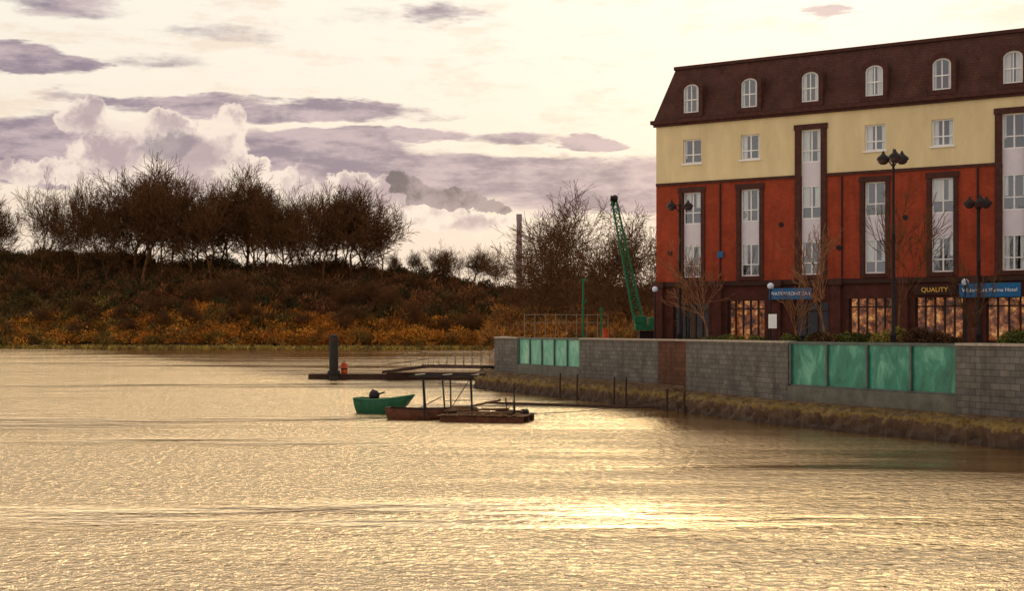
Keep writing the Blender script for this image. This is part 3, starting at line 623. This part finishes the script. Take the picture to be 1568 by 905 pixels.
street_lamp(1041,306,79,2,1.0); street_lamp(1368,230,62,3,1.0); street_lamp(1499,300,70,3,1.0)
def globe_lamp(xp,yc,Y):
    X,_,Z=at(xp,yc,Y); e=empty("globe_lamp",(X,Y,ZG)); h=Z-ZG
    b=MB(); b.lathe((0,0,0),[(.12,0),(.1,.3),(.05,.4),(.04,h-.2),(.09,h-.16),(.09,h-.1)],10); b.obj("post",M['iron'],e)
    b=MB(); b.lathe((0,0,h),[(0,-.17)]+[(.17*math.cos(t),.17*math.sin(t)) for t in np.linspace(-1.4,1.4,9)]+[(0,.17)],14); b.obj("globe",M['globe'],e,smooth=True)
globe_lamp(1003,443,82); globe_lamp(1180,438,72); globe_lamp(1478,432,66)

# ------------------------------------------------------------------ bushes and small trees before the hotel
def bush(xp,ytop,Y,w,cols):
    X,_,Zt=at(xp,ytop,Y); h=Zt-ZG; N=9; C=[]; R=[]
    for k in range(N):
        a=random.uniform(0,6.28); r=random.uniform(0,.45)*w; C.append((X+r*math.cos(a),Y+r*math.sin(a),ZG+h*random.uniform(.25,.5))); R.append(w*random.uniform(.38,.55))
    scrub("clipped_bush",np.array(C),np.array(R),pick(cols,N),700,.10,.05,hs=h/(w)*.9,twig=.3)
gr=[(84,88,46),(98,102,52),(72,70,40)]; bn=[(84,60,44),(74,54,40),(92,70,46)]; ye=[(134,120,60),(112,104,54)]
for a in [(1300,494,66,1.2,gr),(1330,499,67,1.0,gr),(1262,502,66,1.0,bn),(1372,486,65,1.3,ye),(1405,491,63,1.3,bn),(1432,494,63,1.2,bn),(1555,493,62,1.0,gr),(1215,502,68,.8,gr),(1240,504,70,.9,gr),(1085,506,76,.9,gr),(1125,507,76,1.0,ye),(1160,507,75,.9,gr),(1460,508,62,.8,bn),(1110,508,80,.9,gr),(1345,502,64,.8,ye)]: bush(*a)
def small_tree(xp,ytop,Y,seed,m='bark_light',lv=4):
    X,_,Zt=at(xp,ytop,Y); h=Zt-ZG; sg=tree_segments(seed,h,levels=lv,clear=.5,spread=.6,minr=.011,r0=.10,skip=.45,two=.1)
    o=tree_mesh("bare_street_tree",sg,M[m],5,H=h); o.location=(X,Y,ZG); return o
small_tree(1083,372,78,31); small_tree(1268,345,68,32); small_tree(1378,290,66,33,m='bark'); small_tree(1225,430,72,34,lv=3); small_tree(1490,395,64,35,m='bark',lv=3); small_tree(1060,400,80,36,m='bark',lv=3)

# ------------------------------------------------------------------ trees and scrub beyond the quay
def big_tree(xp,ytop,Y,seed,wid=1.0,lv=5,z0=ZG,m='bark'):
    X,_,Zt=at(xp,ytop,Y); h=Zt-z0; sg=tree_segments(seed,h,levels=lv,clear=.40,spread=1.15,minr=.018,r0=h*.026,first=1.2,upb=.07,two=.27,skip=.18)
    o=tree_mesh("bare_tree",sg,M[m],4,H=h); o.location=(X,Y,z0); o.scale=(wid,wid,1); return o
big_tree(884,303,170,61,1.1); big_tree(816,346,185,52,1.1); big_tree(966,322,150,63,.95); big_tree(845,376,200,54,1.0,4); big_tree(992,352,165,55,.9,4); big_tree(925,362,190,57,1.0,4)
N=850; Y=rng.uniform(125,240,N); xp=rng.uniform(752,1030,N); X=(xp-784)/F*Y; X=np.maximum(X,-2.2)
Z=np.full(N,ZG)+rng.uniform(0,1,N)*(Y-120)/120*5.0
K=pick([(126,84,52),(108,76,50),(146,100,50),(100,84,50),(156,106,50)],N)*rng.uniform(.65,1.2,N)[:,None]
scrub("quayside_scrub",np.stack([X,Y,Z],-1),rng.uniform(.9,2.0,N),K,90,.6,.07,hs=.9)

# ------------------------------------------------------------------ crane
Yc=99.0; bx,_,_=at(985,505,Yc); cr=empty("crawler_crane",(bx,Yc,ZG))
def cp(x,y,dy=0): X,_,Z=at(x,y,Yc); return (X-bx,dy,Z-ZG)
b=MB(); f0=cp(978,492); t0=cp(940,306)
fo=Vector(f0); to=Vector(t0); ax=(to-fo); L=ax.length; ax.normalize(); sx=Vector((0,1,0)); sz=ax.cross(sx)
wd=lambda t: .30*(1-.45*t)
cs=[(1,1),(1,-1),(-1,-1),(-1,1)]; nb=14
def cpnt(t,c): return fo+ax*(L*t)+sx*c[0]*wd(t)+sz*c[1]*wd(t)
for c in cs: b.beam(cpnt(0,c),cpnt(1,c),.065,.05)
for i in range(nb):
    t,u=i/nb,(i+1)/nb
    for k in range(4):
        c,d_=cs[k],cs[(k+1)%4]; b.beam(cpnt(t,c),cpnt(u,d_),.032); b.beam(cpnt(t,c),cpnt(t,d_),.03)
b.obj("lattice_boom",M['green'],cr)
b=MB(); tp=to; b.beam(tp+Vector((-.25,-.15,.1)),tp+Vector((.25,-.15,.05)),.2,.2,12); b.beam(tp+Vector((-.1,.2,-.4)),tp+Vector((.12,.2,.35)),.16,.12,8)
for o_ in (-.08,.08): b.beam(tp+Vector((.1,o_,.2)),Vector(cp(1014,486,o_)),.014,.014,4)
b.beam(tp+Vector((-.15,0,0)),Vector(cp(945,392)),.012,.012,4); b.beam(Vector(cp(945,392)),Vector(cp(945,402)),.09,.05,8)
b.obj("sheaves_and_cables",M['iron'],cr)
b=MB(); p=cp(972,503); q=cp(1015,489); b.box(p[0],q[0]-.3,-.9,.9,cp(0,506)[2],cp(0,496)[2]); b.box(q[0]-1.0,q[0]+.1,-.9,.9,cp(0,497)[2]+.002,cp(0,486)[2]); b.box(p[0]-.1,p[0]+.75,-.9,-.2,cp(0,496)[2]+.003,cp(0,484)[2])
b.obj("machinery_house",M['green'],cr,bevel=.05)
b=MB(); b.beam(cp(1008,488),cp(1018,474),.06); b.beam(cp(1018,474),cp(1020,488),.06); b.obj("gantry",M['green'],cr)
b=MB()
for yy in (-1.0,.6):
    b.box(p[0]-.2,q[0]+.1,yy,yy+.4,.05,.75)
    for k in range(6): xk=p[0]+(q[0]-p[0])*k/5; b.beam((xk,yy-.03,.4),(xk,yy+.43,.4),.33,.33,12)
b.box(p[0]+.3,q[0]-.4,-.5,.5,.75,cp(0,507)[2]); b.obj("crawler_tracks",M['iron'],cr,bevel=.03)
wf=empty("site_railing",(0,0,0)); b=MB()
for Yk in (103,106):
    for xq in range(803,932,16):
        X,_,_=at(xq,0,Yk); b.beam((X,Yk,ZG),(X,Yk,at(0,480,Yk)[2]),.022)
    for yy in (482,494): a=at(803,yy,Yk); c=at(930,yy,Yk); b.beam(a,c,.02)
b.obj("rails",M['galv'],wf)
gp=empty("green_mast",at(893,515,101)); b=MB(); b.beam((0,0,-.6),(0,0,4.1),.09,.07); b.beam((-.25,0,3.9),(.3,0,4.1),.05); b.beam((.0,0,2.2),(.3,0,2.6),.04); b.obj("mast_tube",M['green'],gp)
gp=empty("green_mast",at(921,515,102)); b=MB(); b.beam((0,0,-.6),(0,0,2.1),.07,.06); b.beam((-.2,0,1.9),(.2,0,1.9),.04); b.obj("mast_tube",M['green'],gp)
ob=empty("orange_barrel",at(927,512,100)); b=MB(); b.lathe((0,0,-.5),[(0,0),(.22,0),(.24,.3),(.22,.6),(.24,.9),(0,.9)],12); b.obj("drum",M['orange'],ob)

# ------------------------------------------------------------------ pontoon, gangway, pile
Yp=118.
pt=empty("floating_pontoon"); b=MB()
a=at(472,0,Yp)[0]; c=at(600,0,Yp)[0]; e=at(748,0,Yp)[0]
b.box(a,c,Yp,Yp+1.6,-.1,.38); b.box(c-.4,e,Yp-.6,Yp+2.2,-.1,.52); b.obj("floats",M['pontoon'],pt,bevel=.04)
b=MB(); x=a
while x<e: b.box(x+.02,x+.22,(Yp-.05 if x<c-.4 else Yp-.65),(Yp+1.65 if x<c-.4 else Yp+2.25),(.39 if x<c-.4 else .53),(.43 if x<c-.4 else .57)); x+=.25
b.obj("deck_boards",M['plank'],pt)
gw=empty("gangway"); b=MB(); b2=MB()
g0=(at(590,0,Yp-1)[0],Yp-1,.62); gm=(at(660,0,Yp-2)[0],Yp-2,1.15)
for p_,q_ in ((g0,gm),(gm,(-1.6,106,1.3))):
    pv=Vector(p_); qv=Vector(q_); dd=(qv-pv).normalized(); sd_=Vector((-dd.y,dd.x,0)).normalized()*.7
    for sgn in (-1,1): b2.beam(pv+sd_*sgn,qv+sd_*sgn,.16,.16,4)
    L=(qv-pv).length; k=int(L/1.4)
    for i in range(int(L/.3)): m_=pv+(qv-pv)*(i/(L/.3)); b2.beam(m_-sd_,m_+sd_,.06,.06,4)
    for sgn in (-1,1):
        for i in range(k+1): m_=pv+(qv-pv)*(i/k)+sd_*sgn; b.beam(m_,m_+Vector((0,0,1.15)),.032)
        for hz in (.6,1.15): b.beam(pv+sd_*sgn+Vector((0,0,hz)),qv+sd_*sgn+Vector((0,0,hz)),.03)
b.obj("handrails",M['galv'],gw); b2.obj("walkway",M['pontoon'],gw)
pl=empty("mooring_pile",(at(511,0,Yp-.5)[0],Yp-.5,0)); b=MB(); b.lathe((0,0,0),[(.38,-1),(.38,3.15),(.40,3.16),(.40,3.5),(.36,3.68),(0,3.7)],16); b.obj("pile_shaft",M['rubber'],pl); b=MB(); b.lathe((0,0,0),[(.405,3.18),(.405,3.42)],16); b.obj("pale_band",M['pontoon'],pl)
b=MB(); b.lathe((0,0,0),[(.5,.38),(.55,.5),(.5,.7),(.42,.72)],14); b.obj("pile_collar",M['iron'],pl)
by=empty("orange_buoy",(at(527,0,Yp+.4)[0],Yp+.4,.43)); b=MB(); b.lathe((0,0,0),[(0,0),(.24,0),(.28,.15),(.28,.75),(.22,.9),(.08,.98),(0,1.0)],14); b.obj("float_body",M['orange'],by,smooth=True); b=MB(); b.lathe((0,0,0),[(.285,.35),(.285,.45)],14); b.beam((0,0,.98),(0,0,1.15),.03); b.obj("band_and_eye",M['iron'],by)

# ------------------------------------------------------------------ boats
gwm=mat("gunwale_green",(84,128,92),.5,var=.2)
def hull(name,m,L,W,H,parent,bow=.35,loc=(0,0,0),rotz=0):
    V=[];Fc=[];ns=18;pr=[(-1,1),(-.93,.45),(-.75,.08),(-.35,-.08),(0,-.1),(.35,-.08),(.75,.08),(.93,.45),(1,1)]
    for i in range(ns):
        t=i/(ns-1); w=W/2*(0.78+.22*math.sin(math.pi*min(t*1.2,1)*.5+.2))*(1 if t<.5 else max(.05,math.cos((t-.5)/.5*math.pi/2)**.7)); sh=H*(1+bow*t*t-.10*math.sin(math.pi*t)); kz=(0 if t<.55 else ((t-.55)/.45)**1.8*H*.75)+.10*H*max(0,.15-t)/.15
        for (a,zz) in pr: V.append((L*t+ (0.30*zz*max(0,t-.6)/.4)-.12*zz*max(0,.2-t)/.2,a*w,kz+(sh-kz)*max(zz,0)-(.06 if zz<0 else 0)))
    k=len(pr)
    for i in range(ns-1):
        for j in range(k-1): Fc.append((i*k+j,(i+1)*k+j,(i+1)*k+j+1,i*k+j+1))
    Fc.append(tuple(range(k)))
    me=bpy.data.meshes.new(name); me.from_pydata(V,[],Fc); me.materials.append(m); o=bpy.data.objects.new(name,me); scene.collection.objects.link(o); o.parent=parent; o.location=loc; o.rotation_euler=(0,0,rotz)
    for pp in me.polygons: pp.use_smooth=True
    s=o.modifiers.new("thick",'SOLIDIFY'); s.thickness=.05; s.offset=-1
    r=MB()
    for i in range(ns-1):
        for j in (0,k-1): r.beam(V[i*k+j],V[(i+1)*k+j],.04,.04,5)
    r.beam(V[0],V[k-1],.04,.04,5); r.obj(name+"_gunwale",M['wood'] if m!=M['boatgreen'] else gwm,parent,loc=loc,rotz=rotz)
Yb=70.; x0=at(551,0,Yb)[0]; bt=empty("green_rowing_boat",(x0,Yb,-.05),math.radians(-14)); hull("hull",M['boatgreen'],2.5,1.3,.80,bt,.22)
b=MB(); b.box(.5,.75,-.55,.55,.50,.54); b.box(1.3,1.55,-.52,.52,.52,.56); b.box(1.85,2.0,-.3,.3,.58,.62); b.obj("thwarts",M['plank'],bt)
b=MB(); b.lathe((.75,0,.70),[(.02,0),(.22,.06),(.27,.2),(.24,.36),(.15,.46),(0,.5)],12); b.beam((.9,0,.95),(1.25,.1,1.08),.04); b.box(.62,.8,-.08,.08,.2,.75); b.beam((.55,.2,.85),(.65,.25,1.2),.07,.1,8); b.obj("outboard_engine",M['rubber'],bt)
Yr=64.
rb=empty("rusty_work_punt",(at(598,0,Yr+1.5)[0],Yr+1.5,-.05),math.radians(-8)); hull("hull",M['rust'],2.8,1.3,.55,rb,.05)
b=MB(); b.box(.3,2.0,-.45,.45,.25,.29); b.box(.8,.95,-.5,.5,.38,.43); b.box(1.6,1.75,-.45,.45,.38,.43); b.obj("bottom_boards",M['plank'],rb)
wr=empty("work_raft",(at(752,0,Yr)[0],Yr,0),math.radians(-14)); 
b=MB(); b.box(-2.0,1.75,-1.3,-.95,-.12,.26); b.box(-2.0,1.75,.75,1.1,-.12,.26); b.box(-2.0,1.75,-.15,.15,-.1,.25); b.obj("floats",M['rust'],wr,bevel=.04)
b=MB(); x=-2.1; 
while x<1.75: 
    b.box(x,x+.17,-1.4+random.uniform(-.15,.08),1.2+random.uniform(-.15,.1),.262+random.uniform(0,.04),.31+random.uniform(0,.06)); x+=.2
b.box(-1.2,1.2,-.9,-.75,.38,.46); b.box(.2,1.6,.1,.25,.38,.48)
b.beam((-1.9,-1.0,.48),(.9,-.2,.56),.06,.05,5); b.beam((-.6,.6,.5),(1.6,-.6,.48),.05,.05,5); b.beam((-1.6,.9,.5),(.2,1.0,.9),.05,.05,5); b.box(-1.9,-1.3,.2,.8,.37,.62); b.obj("deck_planks",M['plank'],wr)
b=MB(); pr=[(-3.4,.9),(-3.0,-.6),(-2.2,.9),(-2.0,-.7),(-1.2,.9),(-.75,-.7)]
for i,(x,y) in enumerate(pr): b.beam((x+.06,y,.2 if x>-2.1 else 0.1),(x-.08+.05*(i%3),y,2.02),.045,.04,6)
for y in (.9,-.65): b.beam((-3.65,y,2.0),(-.5,y,2.04),.05,.05,6)
for x in (-3.4,-2.1,-.8): b.beam((x,.9,2.05),(x,-.65,2.05),.035,.035,5)
b.beam((-2.2,.9,.4),(-1.2,.9,1.9),.02); b.beam((-3.3,-.6,.5),(-2.1,-.7,1.1),.02); b.beam((-2.0,-.7,.9),(-.75,-.7,.95),.018)
b.beam((1.25,-.6,.3),(1.2,-.6,1.55),.035); b.beam((1.2,-.6,.35),(1.1,-.3,.9),.02); b.beam((.5,.9,.3),(.45,.9,1.0),.03); b.obj("frame_posts",M['iron'],wr)
b=MB(); 
for (x,y,s) in ((-.9,.2,.26),(.3,.5,.20),(1.1,-.7,.18),(-1.7,-.4,.22),(1.5,.2,.2)): b.lathe((x,y,.33),[(0,0),(s,0),(s*1.05,s*.6),(s*.7,s*1.0),(0,s*1.1)],10)
b.obj("coiled_gear",M['rubber'],wr)
fl=empty("mooring_boom"); b=MB(); p_=Vector((at(742,0,79)[0],79,.03)); q_=Vector((8.2,73.2,.5))
pv=p_; 
for i in range(1,13):
    t=i/12; c=p_.lerp(q_,t); c.z=.05+.25*max(0,t-.8)*2; b.beam(pv,c,.07,.07,6); pv=c
b.obj("boom_tube",M['pontoon'],fl)
mr_=empty("mooring_rope"); b=MB(); pv=Vector((at(812,0,63.5)[0],63.5,.35))
qv=Vector((9.0,71.5,.9)); last=pv
for i in range(1,15):
    t=i/14; c=pv.lerp(qv,t); c.z-=.9*t*(1-t); c.z=max(c.z,.03); b.beam(last,c,.022,.022,4); last=c
b.obj("rope",M['wood'],mr_)
